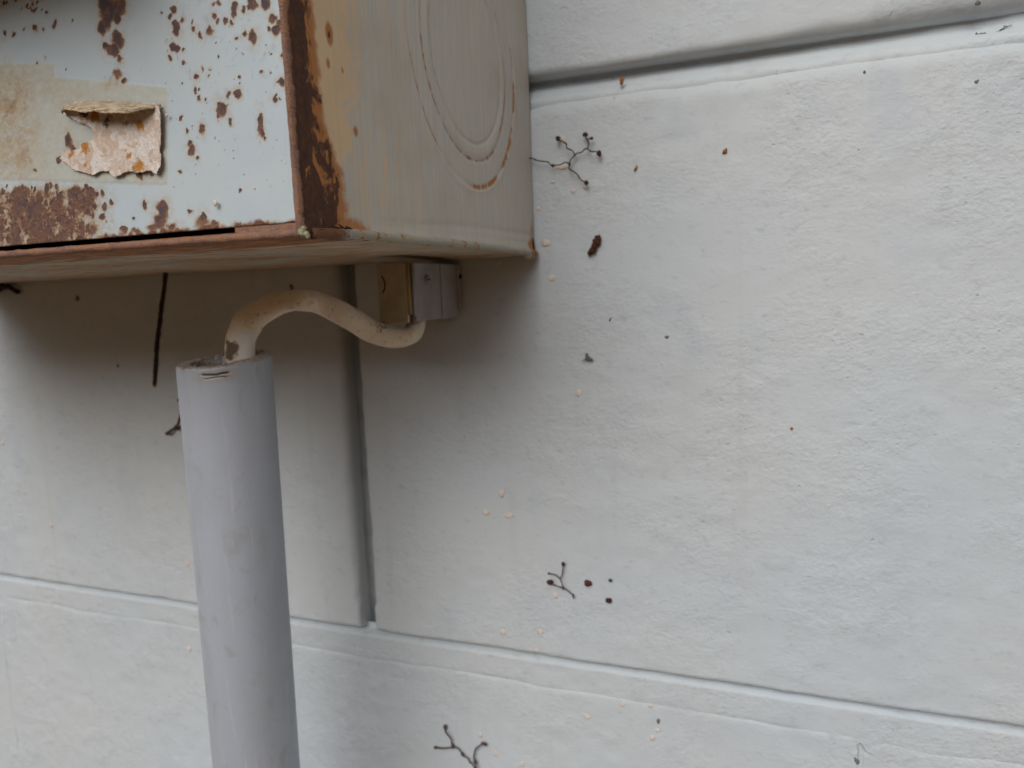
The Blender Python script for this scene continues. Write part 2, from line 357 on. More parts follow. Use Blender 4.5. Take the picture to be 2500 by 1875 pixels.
# ------------------------------------------------------------------ block wall
wall = empty('block_wall'); tag(wall, 'pale grey painted concrete block wall behind the rusted box', 'wall')
b = BM(); b.box(-2.02, 2.02, .02, .2, -1.24, 1.42); b.done('mortar_core', M['core'], wall)
PZ = .205
def relief(x, z):
    h = .0005*(fbm(x*16, z*16, 3, 3)-.5)+.00035*(fbm(x*75, z*110, 11, 3)-.5)+.00042*(fbm(x*205+3*fbm(x*50, z*50, 5), z*220, 23, 3)-.5)*(.25+1.3*ss(.35, .65, fbm(x*30, z*34, 29, 2)))
    return h
def block(x0, x1, z0, z1, st, seed):
    rr = .0042
    xs = lines((x0, x1, st)); zs = lines((z0, z1, st))
    if st < .004:   # finer towards the edges
        xs = np.unique(np.r_[xs, x0+np.array([.0003, .0008, .0022]), x1-np.array([.0003, .0008, .0022])]); zs = np.unique(np.r_[zs, z0+np.array([.0003, .0008, .0022]), z1-np.array([.0003, .0008, .0022])])
    X, Z = np.meshgrid(xs, zs, indexing='ij')
    e = np.minimum(np.minimum(X-x0, x1-X), np.minimum(Z-z0, z1-Z))
    rl = rr*(.45+1.1*fbm(X*55, Z*55, 41, 3))
    if z1 < 0: rl = np.where(Z > z1-.006, rl, rl*.1)
    if z0 > .1: rl = np.where(Z < z0+.02, rl*(.55+1.3*ss(.10, .24, X)), rl)          # worn lower edge of the upper course
    if abs(z0) < .01: rl = np.where(Z < z0+.01, rl*.38, rl*np.where(Z > z1-.01, 1.25, .85))                 # crisp lower edge of the middle course
    if z1 < 0: rl = np.where(Z > z1-.012, rl*.8, rl)
    k = np.clip(1-e/rl, 0, 1)
    y = rl*(1-np.sqrt(np.maximum(1-k*k, 0)))-relief(X, Z)
    V = np.stack([X, y, Z], -1)
    Vp = np.pad(V, ((1, 1), (1, 1), (0, 0)), mode='edge')
    Vp[0, :, 1] = Vp[-1, :, 1] = .03; Vp[:, 0, 1] = Vp[:, -1, 1] = .03
    me = mesh_np('concrete_block', Vp.reshape(-1, 3), gridF(Vp.shape[0], Vp.shape[1], flip=False))
    return link('concrete_block', me, M['wall'], wall)
JW = .0085
for k in range(-6, 7):
    z0 = k*PZ-(.0026 if k == 1 else 0); z1 = k*PZ+.195
    off = {0: 0.0, -1: -.22, 1: -.16}.get(k, 0.0 if k % 2 == 0 else -.2)
    for i in range(-6, 6):
        jh = .0006 if k == -1 else JW/2
        x0 = off+i*.4+(.0032 if k == 0 and i == 0 else jh); x1 = off+(i+1)*.4-(.0032 if k == 0 and i == -1 else jh)
        x0, x1 = max(x0, -2.0), min(x1, 2.0)
        if x1-x0 < .05: continue
        vis = x1 > -.27 and x0 < .27 and z1 > -.16 and z0 < .30
        block(x0, x1, z0, z1, .0016 if vis else .02, k*31+i)
    # head joints
    for i in range(-6, 7):
        xc = off+i*.4
        if abs(xc) > 1.98: continue
        vis = abs(xc) < .3 and abs(k) < 2
        jw = .0064 if k == 0 and i == 0 else JW; xs = lines((xc-.009, xc+.009, .0009 if vis else .003)); zs = lines((z0-.003, z1+.004, .0018 if vis else .04))
        X, Z = np.meshgrid(xs, zs, indexing='ij'); t_ = np.clip(abs(X-xc-.0006*np.sin(Z*60+k))/(JW/2), 0, 1)
        dp = .0085 if k == 0 and i == 0 else .006 if k == 0 else (.0002 if k == -1 else .005)
        y = dp*(1-.25*t_**4)+.0004*(fbm(X*200, Z*120, 7)-.5)*2-relief(X, Z)*.6
        link('mortar_joint', mesh_np('mortar_joint', np.stack([X, y, Z], -1).reshape(-1, 3), gridF(len(xs), len(zs))), M['dark_joint'] if k == 0 and i == 0 else M['wall'], wall)
    # bed joint on top of this course
    vis = -2 < k < 2
    zc = z1+.005
    xs = lines((-2, -.27, .05), (-.27, .27, .0016), (.27, 2, .05)) if vis else lines((-2, 2, .1)); zs = lines((z1-.014, z1+.0113, .0007 if vis else .003))
    X, Z = np.meshgrid(xs, zs, indexing='ij'); t_ = (Z-zc)/.005
    if k == -1:      # nearly flush joint, only undercut below the block above it
        y = .0001+.0046*ss(.52, .92, t_)+.0003*(fbm(X*30, Z*30, 8, 3)-.5)+.0016*ss(-1.0, -2.6, t_+.9*(fbm(X*35, X*0, 77, 4)-.5))
    else:
        y = np.interp(t_, [-4, -2.0, -1.2, -.9, -.3, .05, .3, .6, 1.6], [.006, .0022, .0010, .0013, .0046, .0072, .0078, .0078, .0078])+.0006*(fbm(X*70, Z*120, 8, 3)-.5)
    y = y-relief(X, Z)*.8
    link('mortar_joint', mesh_np('mortar_joint', np.stack([X, y, Z], -1).reshape(-1, 3), gridF(len(xs), len(zs))), M['wall'], wall)
# ------------------------------------------------------------------ bare spots and specks of dirt on the wall (display pixels x 1.13)
K = 2500/2212
def wpt(x, y, off=0): return at(x*K, y*K, 1, off)
spots = [(1212, 359, 12, 7, .15), (1214, 300, 8, 6, .8), (1238, 413, 5, 5, 0), (1263, 402, 5, 6, 0), (1163, 452, 7, 4, 0), (1180, 525, 8.5, 7, .1), (1192, 601, 7, 6, -.4), (1250, 849, 7, 8, 0),
         (1083, 1066, 7, 7, 0), (1050, 1107, 8, 6.5, 0), (1100, 1113, 8.5, 7.5, 0), (1088, 1366, 7, 5, 0), (1167, 1365, 7, 6, .3), (1160, 1404, 5, 5, 0), (1345, 1521, 5, 6, .4), (1266, 1547, 8, 5, .5),
         (1405, 1524, 5, 5, 0), (1421, 1578, 5, 4, 0), (1409, 1594, 6, 5, .5), (1200, 1287, 5, 6, 0), (900, 822, 4, 4, 0), (405, 1218, 5, 6, 0), (408, 1402, 5, 6, 0), (134, 847, 4, 4, 0), (84, 810, 3, 3, 0),
         (2, 935, 3, 5, 0), (5, 957, 4, 5, 0), (1071, 1626, 4, 8, -.4), (1128, 1650, 4, 7, .5), (1039, 1588, 3, 6, .1), (1193, 393, 4, 3, 0), (1075, 568, 5, 5, 0), (643, 1012, 4, 4, 0), (733, 1040, 4, 4, 0), (112, 1135, 4, 5, 0)]
for i, (x, y, rx, rz, rot) in enumerate(spots):
    p_ = wpt(x, y); s_ = K*np.dot(p_-CAM, CF)/FPX
    q = blob('bare_spot', (p_[0], -.00005-relief(p_[0], p_[2]), p_[2]), rx*s_*1.15, .0002, rz*s_*1.1, M['bare'], wall, i, .2, -rot)
specks = [(1440, 728, 6, 4, 'speck'), (1867, 156, 3.5, 4, 'speck'), (1352, 1112, 2.5, 2.5, 'speck'), (1422, 1558, 6, 5, 'speck'), (1850, 1643, 9, 6, 'speck'), (168, 645, 5, 9, 'speck'), (255, 790, 4, 4, 'speck'), (630, 620, 7, 6, 'speck'),
          (1366, 742, 3, 2, 'speck'), (1710, 926, 4, 4, 'flake'), (1202, 415, 3, 2, 'speck'), (1210, 1070, 2.5, 2.5, 'speck'), (1545, 330, 2, 2, 'speck'), (1257, 1546, 3, 3, 'frass'), (1180, 1075, 2, 2, 'speck'), (897, 1010, 3, 3, 'speck'), (1117, 697, 3, 3, 'speck'), (430, 1050, 3, 3, 'speck'),
          (2113, 7, 7, 5, 'speck'), (2022, 12, 3, 2, 'speck'), (2110, 176, 4, 5, 'speck'), (1318, 690, 4, 3, 'speck'), (1240, 1030, 2, 2, 'speck'), (118, 1275, 3, 3, 'speck')]
for i, (x, y, rx, rz, mt) in enumerate(specks):
    if max(rx, rz) <= 3: continue
    p_ = wpt(x, y); s_ = K*np.dot(p_-CAM, CF)/FPX
    blob('dirt_speck', (p_[0], -.0001-relief(p_[0], p_[2]), p_[2]), rx*s_*.9, .0003, rz*s_*.8, M[mt], wall, 90+i, .42, .5*i)
# hairline cracks in the paint, thin dark slits along the surface
def crack_line(pts, wd, parent, mat, plane_y=0.0, dip=.0002):
    P = catmull([at(x, y, 1, plane_y) for x, y in pts], 5); rg = np.random.default_rng(len(pts)*7+int(pts[0][0]))
    P = P+rg.normal(0, .00022, P.shape)*[1, 0, 1]; P[:, 1] = plane_y+dip
    A = wd*(.35+.65*np.sin(np.linspace(.25, 2.9, len(P))))
    return tube('crack', P, A, mat, parent, n=5)
M['crack'] = plain('paint_crack', (.27, .29, .32), (.36, .38, .40), 800, .9, 0)
crack_line([(1975, 1765), (1995, 1795), (2035, 1812), (2060, 1828), (2085, 1850)], .00016, wall, M['crack'])
crack_line([(2095, 1850), (2098, 1815), (2120, 1838), (2140, 1848)], .00015, wall, M['crack'])
crack_line([(2350, 96), (2375, 90), (2390, 82), (2425, 82), (2445, 75), (2455, 65), (2468, 63)], .00022, wall, M['speck'], .0035, .0)

# ================================================================== THE BOX
D, XR, ZB = .12706, .0769, .1454
XL, ZT = -.20, .52
box = empty('electrical_box'); tag(box, 'rusted grey metal electrical box with torn paper label on its front', 'electrical box')
T = .0014
def dpt(px, py): q = at(px, py, 1, -D); return q[..., 0], q[..., 2]
# ---- door sheet
DX1, DZ0, DZ1 = XR-T+.0001, .1478, .2045
xs = lines((XL+T, -.012, .004), (-.012, DX1, .00028)); zs = lines((DZ0, .200, .00028), (.200, DZ1, .001))
X, Z = np.meshgrid(xs, zs, indexing='ij')
wx = X+.00065*(fbm(X*1100, Z*1100, 51, 4)-.5)*2; wz = Z+.00065*(fbm(X*1100, Z*1100, 67, 4)-.5)*2
rust = np.zeros_like(X); glow = np.zeros_like(X)
def spot(px, py, r, s=1.0, asp=1.0, lean=0):
    x, z = dpt(px, py); rr = r/12.0/1000*1.05
    d = np.sqrt(((wx-x-lean*(wz-z))/rr)**2+((wz-z)/(rr*asp))**2)
    global rust, glow
    rust = np.maximum(rust, s*np.clip(1.45-.85*d, 0, 1.0)*(d < 1.72))
    if s >= .7 and r > 2.6: glow = np.maximum(glow, .55*np.clip(1.15-.33*d, 0, 1)*(d < 3.6))
A4 = [(500, 125, 35), (540, 390, 46, 1.2), (520, 320, 32), (625, 262, 24), (450, 220, 24, .8), (490, 640, 36), (540, 645, 32), (625, 665, 22), (455, 770, 20), (625, 825, 18), (770, 370, 28), (755, 290, 12), (860, 460, 20, 1.6), (980, 410, 36, 1.3, .75), (1055, 205, 30), (1090, 295, 16), (1200, 270, 20, 1.4),
      (1280, 285, 18, 1.3, .7), (1315, 100, 36, 1.5), (1320, 175, 34), (1435, 115, 22, 1.4), (1510, 100, 22), (1575, 70, 48), (1550, 10, 40), (1745, 95, 42), (1745, 20, 44, 1.3), (1845, 240, 36), (1930, 300, 32), (1880, 405, 42), (1790, 390, 20, 1.2), (1460, 455, 24, 1.4), (1575, 490, 50, 1.2),
      (1340, 500, 13), (1975, 740, 20), (1685, 975, 16), (1800, 980, 14), (1820, 715, 11), (1960, 1110, 40), (1910, 1100, 20), (1865, 1335, 30), (1895, 1265, 14), (1930, 1355, 12), (1355, 1255, 38), (1230, 1280, 26, 1, .7), (1150, 1465, 58, 1.1), (1090, 1410, 14), (1095, 1545, 18), (1670, 1535, 14), (1680, 1640, 24, 1.5),
      (1265, 1640, 20, 1.3), (935, 1345, 15), (840, 1310, 22), (785, 1220, 20, 1.4), (845, 1195, 12), (810, 1040, 22, 1.4), (880, 930, 20, 1.8, .5), (960, 1020, 15), (1000, 915, 18, 1, .5), (590, 1570, 15), (880, 1520, 14, 1, .5), (1400, 1045, 14), (1375, 1120, 11), (1085, 580, 10), (1115, 760, 9), (735, 860, 14, 1.4, .45), (1535, 290, 9), (1040, 30, 20), (1120, 30, 26, 1, .6)]
for a in A4:
    x, y, r = a[:3]; asp = a[3] if len(a) > 3 else 1; s = a[4] if len(a) > 4 else 1
    spot(330+x*.1808, y*.1808, r*.1808, s, asp)
A1 = [(600, 50, 46), (575, 20, 36), (665, 30, 34), (565, 150, 26), (590, 125, 26), (650, 95, 22), (605, 85, 30), (645, 205, 26), (660, 235, 24), (620, 275, 30, .8), (665, 330, 14), (585, 255, 18), (640, 290, 26, .7), (650, 415, 26, 1, .55), (690, 450, 14), (600, 465, 34, .8, .3), (640, 460, 40, .8, .28),
      (500, 1070, 18, 1.2), (805, 1150, 15), (905, 1170, 28, 1), (910, 1205, 22, 1.6), (895, 1245, 32), (620, 1140, 12), (582, 1165, 14, 1.5), (565, 1215, 14), (1065, 845, 18), (1060, 805, 12), (1100, 890, 9), (1130, 725, 13, 1.5), (1455, 690, 14, 2.6), (1462, 735, 10, 2), (1480, 770, 8), (1135, 1215, 14, 1.5), (1290, 680, 9, 1.6),
      (1045, 740, 9), (1005, 655, 7), (1060, 1190, 11), (690, 1290, 20, .7), (760, 1300, 30, .5, .6), (850, 1280, 36, .5, .6), (960, 1275, 30, .5, .7), (1130, 1250, 46, .6, .5), (1200, 1255, 30, .5, .6), (745, 1215, 7), (1340, 1072, 5), (1005, 965, 6), (190, 955, 10, 1, .6), (195, 350, 6), (245, 320, 6), (355, 380, 5), (185, 155, 14), (235, 160, 9), (295, 140, 10), (125, 165, 8), (65, 190, 8), (15, 190, 12), (180, 60, 8), (400, 120, 9, 1, .6), (305, 120, 9),
      (375, 790, 22, 1.5), (400, 830, 18), (780, 985, 16, 1.2), (850, 980, 9), (325, 900, 12), (900, 70, 6), (1010, 465, 5), (1260, 120, 9), (1320, 210, 8)]
for a in A1:
    x, y, r = a[:3]; asp = a[3] if len(a) > 3 else 1; s = a[4] if len(a) > 4 else 1
    spot(x*.434, y*.434, r*.434, s, asp)
rgs = np.random.default_rng(5)
for i in range(420):        # fine pin-prick rust over the right half
    spot(rgs.uniform(400, 715), rgs.uniform(0, 560)**.97, rgs.uniform(.4, 1.3), rgs.uniform(.18, .75))
for i in range(60):         # bottom edge of the sheet
    spot(rgs.uniform(230, 720), 0, 1, 0)
    x = rgs.uniform(.02, .075); 
    d = np.sqrt(((wx-x)/.0011)**2+((wz-DZ0)/.0007)**2); rust = np.maximum(rust, rgs.uniform(.25, .75)*np.clip(1.2-.7*d, 0, 1))
dv = np.stack([X, X*0-D, Z], -1)-CAM; PXd = 1250+FPX*(dv@CR)/(dv@CF); PYd = 937.5-FPX*(dv@CU)/(dv@CF)
def region(px0, py0, px1, py1, soft):
    s_ = soft*12000; n = (fbm(X*420, Z*420, 91, 4)-.5)*s_*2.2
    return ss(px0-s_, px0+s_, PXd+n)*ss(px1+s_, px1-s_, PXd+n)*ss(py0-s_, py0+s_, PYd+n)*ss(py1+s_, py1-s_, PYd+n)
patch = region(-900, 458, 232, 720, .0012)
vx, vz = X/.0018, Z/.0020
for i in range(170):
    px, py = rgs.uniform(-60, 255), rgs.uniform(452, 596)
    if px > 215 and rgs.random() < .4: continue
    spot(px, py, rgs.uniform(2.0, 6.8), rgs.uniform(.75, 1.05), rgs.uniform(.9, 1.5))
rust = np.maximum(rust, patch*(.50+.85*(fbm(X*380, Z*330, 31, 4)-.5)))
topdirt = region(-600, -300, 190, 62, .0016)*.0
ramp = .30+.75*patch
# pitted patch behind the shadow at top left
for i in range(46):
    px, py = rgs.uniform(-20, 110), rgs.uniform(-30, 30); spot(px, py, rgs.uniform(1, 4), rgs.uniform(.5, 1), 1, .6)
film = ss(-1, 1, PYd-np.where(PXd < 128, 155, 187+(PXd-128)*.09))*ss(-1, 1, 437+PXd*.032-PYd)*ss(1, -1, PXd-405)
film = film*(.75+.4*fbm(X*200, Z*200, 33, 3))
tan = np.maximum(region(-900, 175, 85, 425, .0035)*.8, region(95, 205, 240, 260, .003)*.5)
tan = np.maximum(tan, region(-900, 450, 262, 720, .0022)*.75)
tan = np.maximum(tan, glow*1.3)
rust = np.maximum(rust, .30*region(-60, 205, 62, 300, .0030)*(.5+fbm(X*300, Z*300, 19, 3)))
rust = np.maximum(rust, .20*region(-60, 330, 95, 400, .0030)*(.4+fbm(X*300, Z*300, 23, 3)))
scuff = region(400, -80, 720, 260, .006)*.5
lip = ss(.0006, 0, DX1-X+.0005*(fbm(Z*900, Z*0, 3)-.4)); rust = np.maximum(rust, lip*.55)
y = -D+.0004-.00012*ss(.3, .8, rust)*fbm(X*2500, Z*2500, 5, 2)-.00009*film-.0004*(fbm(X*30, Z*30, 2)-.5)
Vd = np.stack([X, y, Z], -1); at_ = [np.pad(a, 1, mode='edge') for a in (rust, ramp, film, tan, scuff)]
Vp = np.pad(Vd, ((1, 1), (1, 1), (0, 0)), mode='edge'); Vp[0, :, 1] = Vp[-1, :, 1] = -D+.0016; Vp[:, 0, 1] = Vp[:, -1, 1] = -D+.0016
door = link('door', mesh_np('door', Vp.reshape(-1, 3), gridF(*Vp.shape[:2]), dict(rust=at_[0], ramp=at_[1], film=at_[2], tan=at_[3], scuff=at_[4])), M['door'], box)
# ---- side panel with stamped knock-out rings
ys = lines((-D+.0001, -.001, .00042)); zs = lines((ZB+.0004, .222, .00042), (.222, ZT, .006))
Yg, Zg = np.meshgrid(ys, zs, indexing='ij')
u = Yg+D
dist = np.hypot(Yg+.0492, Zg-.1963); ang = np.arctan2(Zg-.1963, Yg+.0492)
r1 = .0340+.0002*np.sin(3*ang); r2 = .0271; r3 = .0226
ramp_f = lambda r, w_: np.exp(-((dist-r)/w_)**2)
xo = XR-.00022*ramp_f(r1, .0007)+.00015*ramp_f(r1+.0012, .0008)-.00028*ramp_f(r2, .0006)+.0002*ramp_f((r2+r3)/2, .0012)-.0003*ramp_f(r3, .0005)
xo = xo+.0004*ss(.149, .1462, Zg)*(.4+.9*fbm(Yg*60, Zg*0, 4))*ss(.006, .02, u)     # flares out above the bottom seam
xo = xo-.0003*np.exp(-((Zg-.1500-.0012*ss(.03, .09, u))/.0009)**2)*ss(.03, .06, u)*.6
xo = xo+.0005*(fbm(Yg*26, Zg*26, 14)-.5)+.00008*(fbm(Yg*300, Zg*40, 15, 3)-.5)
zz = Zg
stripW = .0071+.0062*ss(.172, .150, zz)+.0030*(fbm(zz*150, zz*0, 61, 3)-.5)*2
rustS = np.clip(1.15-.75*(u/stripW)**2.2, 0, 1)*1.0
rustS = np.where(u < stripW*1.2, rustS, 0)
rustS = np.maximum(rustS*.80, .95*ss(.0035, .0008, u))
orangeS = np.clip(1.25-.9*(u/(stripW*1.12))**3, 0, 1)
orangeS = np.maximum(orangeS, .9*ss(.1515, .1475, zz)*ss(.030, .014, u))
def sspot(px, py, ry, rz, arr, s=1.0):
    q = at(px, py, 0, XR); return np.maximum(arr, s*np.clip(1.3-.8*np.sqrt(((Yg-q[1])/ry)**2+((Zg-q[2])/rz)**2), 0, 1))
for (px, py, ry, rz, s) in [(804, 82, .0012, .0022, 1), (801, 155, .0007, .0012, .8), (836, 172, .0006, .0009, .6), (868, 320, .0010, .0012, .8)]: orangeS = sspot(px, py, ry, rz, orangeS, s)
rustS = sspot(804, 85, .0005, .0011, rustS, .62)
# rust along arcs of the rings: (radius, from-angle, to-angle, strength)
for (r, a0, a1, s, w_) in [(r1, -95, -58, .95, .0009), (r1, -52, -22, 1, .0011), (r1, -15, 2, .9, .0009), (r1, 8, 20, .7, .0007), (r1, -170, -128, .75, .0005), (r2, -178, -140, .8, .0005), (r2-.001, -40, -5, 1, .0009), (r2, -70, -55, .85, .0009), (r2, -100, -92, .9, .0007), (r1, -120, -100, .5, .0007), (r3+.0015, -125, -30, .42, .0009), (r1-.001, 20, 60, .4, .0006)]:
    aa = np.degrees(ang); win = ss(a0-3, a0+3, aa)*ss(a1+3, a1-3, aa)
    orangeS = np.maximum(orangeS, s*win*np.exp(-((dist-r)/w_)**2)*(.35+.9*fbm(aa*.5, dist*0, int(abs(a0)), 3)))
aa = np.degrees(ang)
lineS = np.exp(-((dist-r2)/.00022)**2)*(.35+.5*ss(-150, -140, aa)*ss(-60, -80, aa)+.3*ss(-30, -10, aa)*ss(30, 10, aa))+.55*np.exp(-((dist-r3)/.0002)**2)*(ss(140, 150, abs(aa))+ss(40, 55, aa)*ss(95, 75, aa)) + .3*np.exp(-((dist-r1)/.0002)**2)*ss(-178, -170, aa)*ss(-110, -130, aa)
lineS = np.maximum(lineS, .10*np.exp(-((Zg-.1503-.001*ss(.03, .09, u))/.0006)**2)*ss(.02, .035, u)*ss(.06, .045, u))  # soft shade above the bottom seam, painted as a faint dark band
tanW = np.where(zz > .178, .0215+.0015*(fbm(zz*200, zz*0, 71, 3)-.5), 0)
tanW = .0232-.0052*ss(.176, .169, zz)-.004*ss(.164, .158, zz)+.0012*(fbm(zz*260, zz*0, 71, 3)-.5)*2
tanS = 1.1*ss(tanW+.0030, tanW-.0045, u)
tanS = tanS-.62*np.exp(-((u-tanW+.0034)/.0013)**2)*ss(.168, .172, zz)
tanS = np.maximum(tanS, .26*ss(.060, .03, u)+.08); tanS = np.maximum(tanS, .36*ss(.172, .160, zz)*ss(.05, .03, u)); tanS = np.maximum(tanS, .42*np.exp(-((u-.041)/.0025)**2)*ss(.160, .170, zz))
tanS = np.maximum(tanS, .3*np.exp(-((dist-r1-.001)/.001)**2)*ss(100, 120, abs(aa)))
rustS = np.maximum(rustS, .6*ss(.1485, .1462, zz)*ss(.012, .004, u))
rustS = np.maximum(rustS, .75*np.exp(-((Yg+.0015)/.0022)**2-((Zg-.1485)/.0022)**2)); orangeS = np.maximum(orangeS, 1.0*np.exp(-((Yg+.004)/.0045)**2-((Zg-.1478)/.002)**2)+.6*np.exp(-((Yg+.003)/.002)**2-((Zg-.153)/.005)**2))
Vs = np.stack([xo, Yg, Zg], -1); Vp = np.pad(Vs, ((1, 1), (1, 1), (0, 0)), mode='edge')
Vp[0, :, 0] = Vp[-1, :, 0] = XR-T; Vp[:, 0, 0] = Vp[:, -1, 0] = XR-T
AT = {k_: np.pad(v_, 1, mode='edge') for k_, v_ in dict(rust=rustS, orange=orangeS, tan=tanS, line=np.clip(lineS, 0, 1)).items()}
side = link('side_panel', mesh_np('side_panel', Vp.reshape(-1, 3), gridF(*Vp.shape[:2]), AT), M['side'], box)
# ---- remaining sheets of the body
b = BM(); b.box(XL, XL+T, -D, -.0005, ZB, ZT); b.done('side_panel', M['glass'], box)
b = BM(); b.box(XL+T, XR-T, -D+.012, -.0005, ZT-T, ZT); b.done('top_panel', M['glass'], box)
b = BM(); b.box(XL+T, XR-T, -.003, -.0008, ZB+T, ZT-T); b.done('back_panel', M['dark'], box)
xs = lines((XL+.0005, XR-.0012, .0016)); ys = lines((-D+.0012, -.0008, .0016)); Xb, Yb = np.meshgrid(xs, ys, indexing='ij')
Zb_ = ZB+.0009*(fbm(Xb*24, Yb*24, 5)-.5)-.0009*np.exp(-((Yb+.004)/.004)**2)*ss(.03, .07, Xb)
Vp = np.pad(np.stack([Xb, Yb, Zb_], -1), ((1, 1), (1, 1), (0, 0)), mode='edge'); Vp[0, :, 2] = Vp[-1, :, 2] = ZB+T; Vp[:, 0, 2] = Vp[:, -1, 2] = ZB+T
link('bottom_panel', mesh_np('bottom_panel', Vp.reshape(-1, 3), gridF(*Vp.shape[:2], flip=True)), M['under'], box)
b = BM(); b.box(XL+T, XR-T, -D+.003, -.003, ZB+T, ZB+T+.0004); b.done('dark_floor', M['dark'], box)  # black sheet, the dark of the interior put into its colour
# ---- ragged rusted edges of the sheet (front rim)
def rim(name, pts, a, bb, n=8, seed=1, amp=.00016, ref=(0, 1, 0)):
    P = catmull(pts, 60); s_ = np.linspace(0, 1, len(P))*len(P)
    A = a*(1+.28*(fbm(s_*.07, s_*0, seed, 4)-.5)*2)
    return tube(name, P, A, M['lip'], box, B=bb, n=n, ref=ref, jitter=amp*.12, seed=seed)
rim('front_rim', [(XR-.00062, -D+.0002, z) for z in np.linspace(ZB+.0006, .235, 14)], .00072, .0011, seed=3)
rim('front_rim', [(x, -D+.0002, .1457+.00025*(1-(x+.003)/.08)) for x in np.linspace(XL+.001, XR-.0006, 26)], .00082, .0012, seed=8)
b = BM(); b.box(XR-.0006, XR-.0001, -D+.001, -D+.002, .235, ZT); b.done('front_rim', M['lip'], box)
# corner flange that closes the gap below the door at the right
xs = lines((.0612, XR-.0012, .0005)); zs = lines((.1457, .1490, .0004)); Xf, Zf = np.meshgrid(xs, zs, indexing='ij')
yf = -D+.0006-.00035*fbm(Xf*900, Zf*900, 6, 3)+.0002*(Zf-.1457)/.003
Vp = np.pad(np.stack([Xf, yf, Zf], -1), ((1, 1), (1, 1), (0, 0)), mode='edge'); Vp[0, :, 1] = Vp[-1, :, 1] = -D+.0025; Vp[:, 0, 1] = Vp[:, -1, 1] = -D+.0025
link('corner_flange', mesh_np('corner_flange', Vp.reshape(-1, 3), gridF(*Vp.shape[:2])), M['lip'], box)
# ---- paint-filled seam between side and bottom
P = []
for t_ in np.linspace(0, 1, 22):
    yv = -.1245+t_*.1225; P.append((XR-.0001+.0009*ss(.05, .5, t_), yv, ZB+.0002+.0005*math.exp(-((t_-.12)/.1)**2)+.0008*math.sin(t_*3.0)-.0005*t_))
P = catmull(P, 14); s_ = np.arange(len(P)); rad = .00095*(.75+.6*fbm(s_*.05, s_*0, 4, 3))
tube('bottom_seam', P, rad*1.0, M['seam'], box, B=rad*.95, n=12, ref=(1, 0, 0), jitter=.00005, seed=4)
blob('seam_drip', (XR+.0002, -.0075, ZB-.0010), .0017, .0050, .0012, M['seam'], box, 3, .12)
# open rusted corner at the back end of the seam
bb = BM(); bb.cyl((XR-.0004, -.0026, .1464), (XR+.0002, -.0020, .1498), .0011, .0002, 10); bb.done('corner_hole', M['dark'], box, True)
# cracks in the paint at the front corner
for i, pts in enumerate([[(774, 560), (790, 561), (806, 563), (825, 564)], [(812, 552), (824, 556), (838, 559), (852, 556), (858, 558)], [(828, 547), (833, 553), (842, 557)], [(845, 552), (849, 556), (859, 558)]]):
    P = catmull([at(x, y, 0, XR+.00055) for x, y in pts], 6)
    tube('paint_crack', P, .00016*(.3+.7*np.sin(np.linspace(.2, 2.9, len(P)))), M['dark'], box, n=5, ref=(1, 0, 0))
for i, (px, py, r) in enumerate([(735, 565, .0007), (741, 560, .0006), (744, 571, .0005), (750, 572, .0005), (738, 572, .0005), (753, 578, .0003)]):
    q = at(px, py, 1, -D-.0009); blob('lichen_tuft', q, r, .0005, r*.9, M['lichen'], box, i, .35)
# ---- upper cover: a hood that overhangs the door just above the picture
b = BM(); b.box(XL-.002, .0520, -D-.034, -D-.001, .2055, ZT+.004, .0012); b.done('upper_cover', M['glass'], box)
b = BM(); b.box(.0520, XR-T, -D+.001, -D+.003, .2046, ZT-T); b.done('upper_panel', M['glass'], box)
# ---- torn label, glued to the door
def lp(x, y): return dpt(100+x*.16275, 200+y*.16275)
poly = [(1800, 330), (1840, 390), (1862, 520), (1852, 740), (1848, 960), (1812, 1020), (1845, 1100), (1852, 1200), (1838, 1290), (1785, 1410), (1690, 1362), (1640, 1350), (1600, 1352), (1560, 1375), (1480, 1375), (1370, 1350), (1250, 1390), (1145, 1445), (1080, 1400), (1050, 1358), (900, 1350), (860, 1392), (790, 1412), (640, 1370), (500, 1320), (340, 1190), (295, 1150), (340, 1060), (480, 1030), (600, 1005), (620, 920), (790, 870), (810, 790), (770, 700), (650, 640), (480, 555), (410, 530), (365, 490), (385, 420), (520, 300), (900, 270), (1400, 310)]
PL = np.array([lp(*q) for q in poly])
def inside(X, Z, PL):
    r = np.zeros(X.shape, bool); n = len(PL)
    for i in range(n):
        x1, z1 = PL[i]; x2, z2 = PL[(i+1) % n]
        c = ((z1 > Z) != (z2 > Z)) & (X < (x2-x1)*(Z-z1)/(z2-z1+1e-15)+x1); r ^= c
    return r
def edged(X, Z, PL):
    d = np.full(X.shape, 1.)
    for i in range(len(PL)):
        a = PL[i]; b_ = PL[(i+1) % len(PL)]; ab = b_-a; t_ = np.clip(((X-a[0])*ab[0]+(Z-a[1])*ab[1])/(ab@ab), 0, 1)
        d = np.minimum(d, np.hypot(X-a[0]-t_*ab[0], Z-a[1]-t_*ab[1]))
    return d
xs = np.arange(PL[:, 0].min()-.0004, PL[:, 0].max()+.0004, .00016); zs = np.arange(PL[:, 1].min()-.0004, PL[:, 1].max()+.0004, .00016)
Xl, Zl = np.meshgrid(xs, zs, indexing='ij')
wl = .00022
Xw = Xl+wl*(fbm(Xl*1800, Zl*1800, 3, 2)-.5)*2; Zw = Zl+wl*(fbm(Xl*1800, Zl*1800, 8, 2)-.5)*2
ins = inside(Xw, Zw, PL)
xmin, xmax = PL[:, 0].min(), PL[:, 0].max(); zmax = PL[:, 1].max(); zmin = PL[:, 1].min()
ul = (Xl-xmin)/(xmax-xmin); vl = (Zl-zmin)/(zmax-zmin)
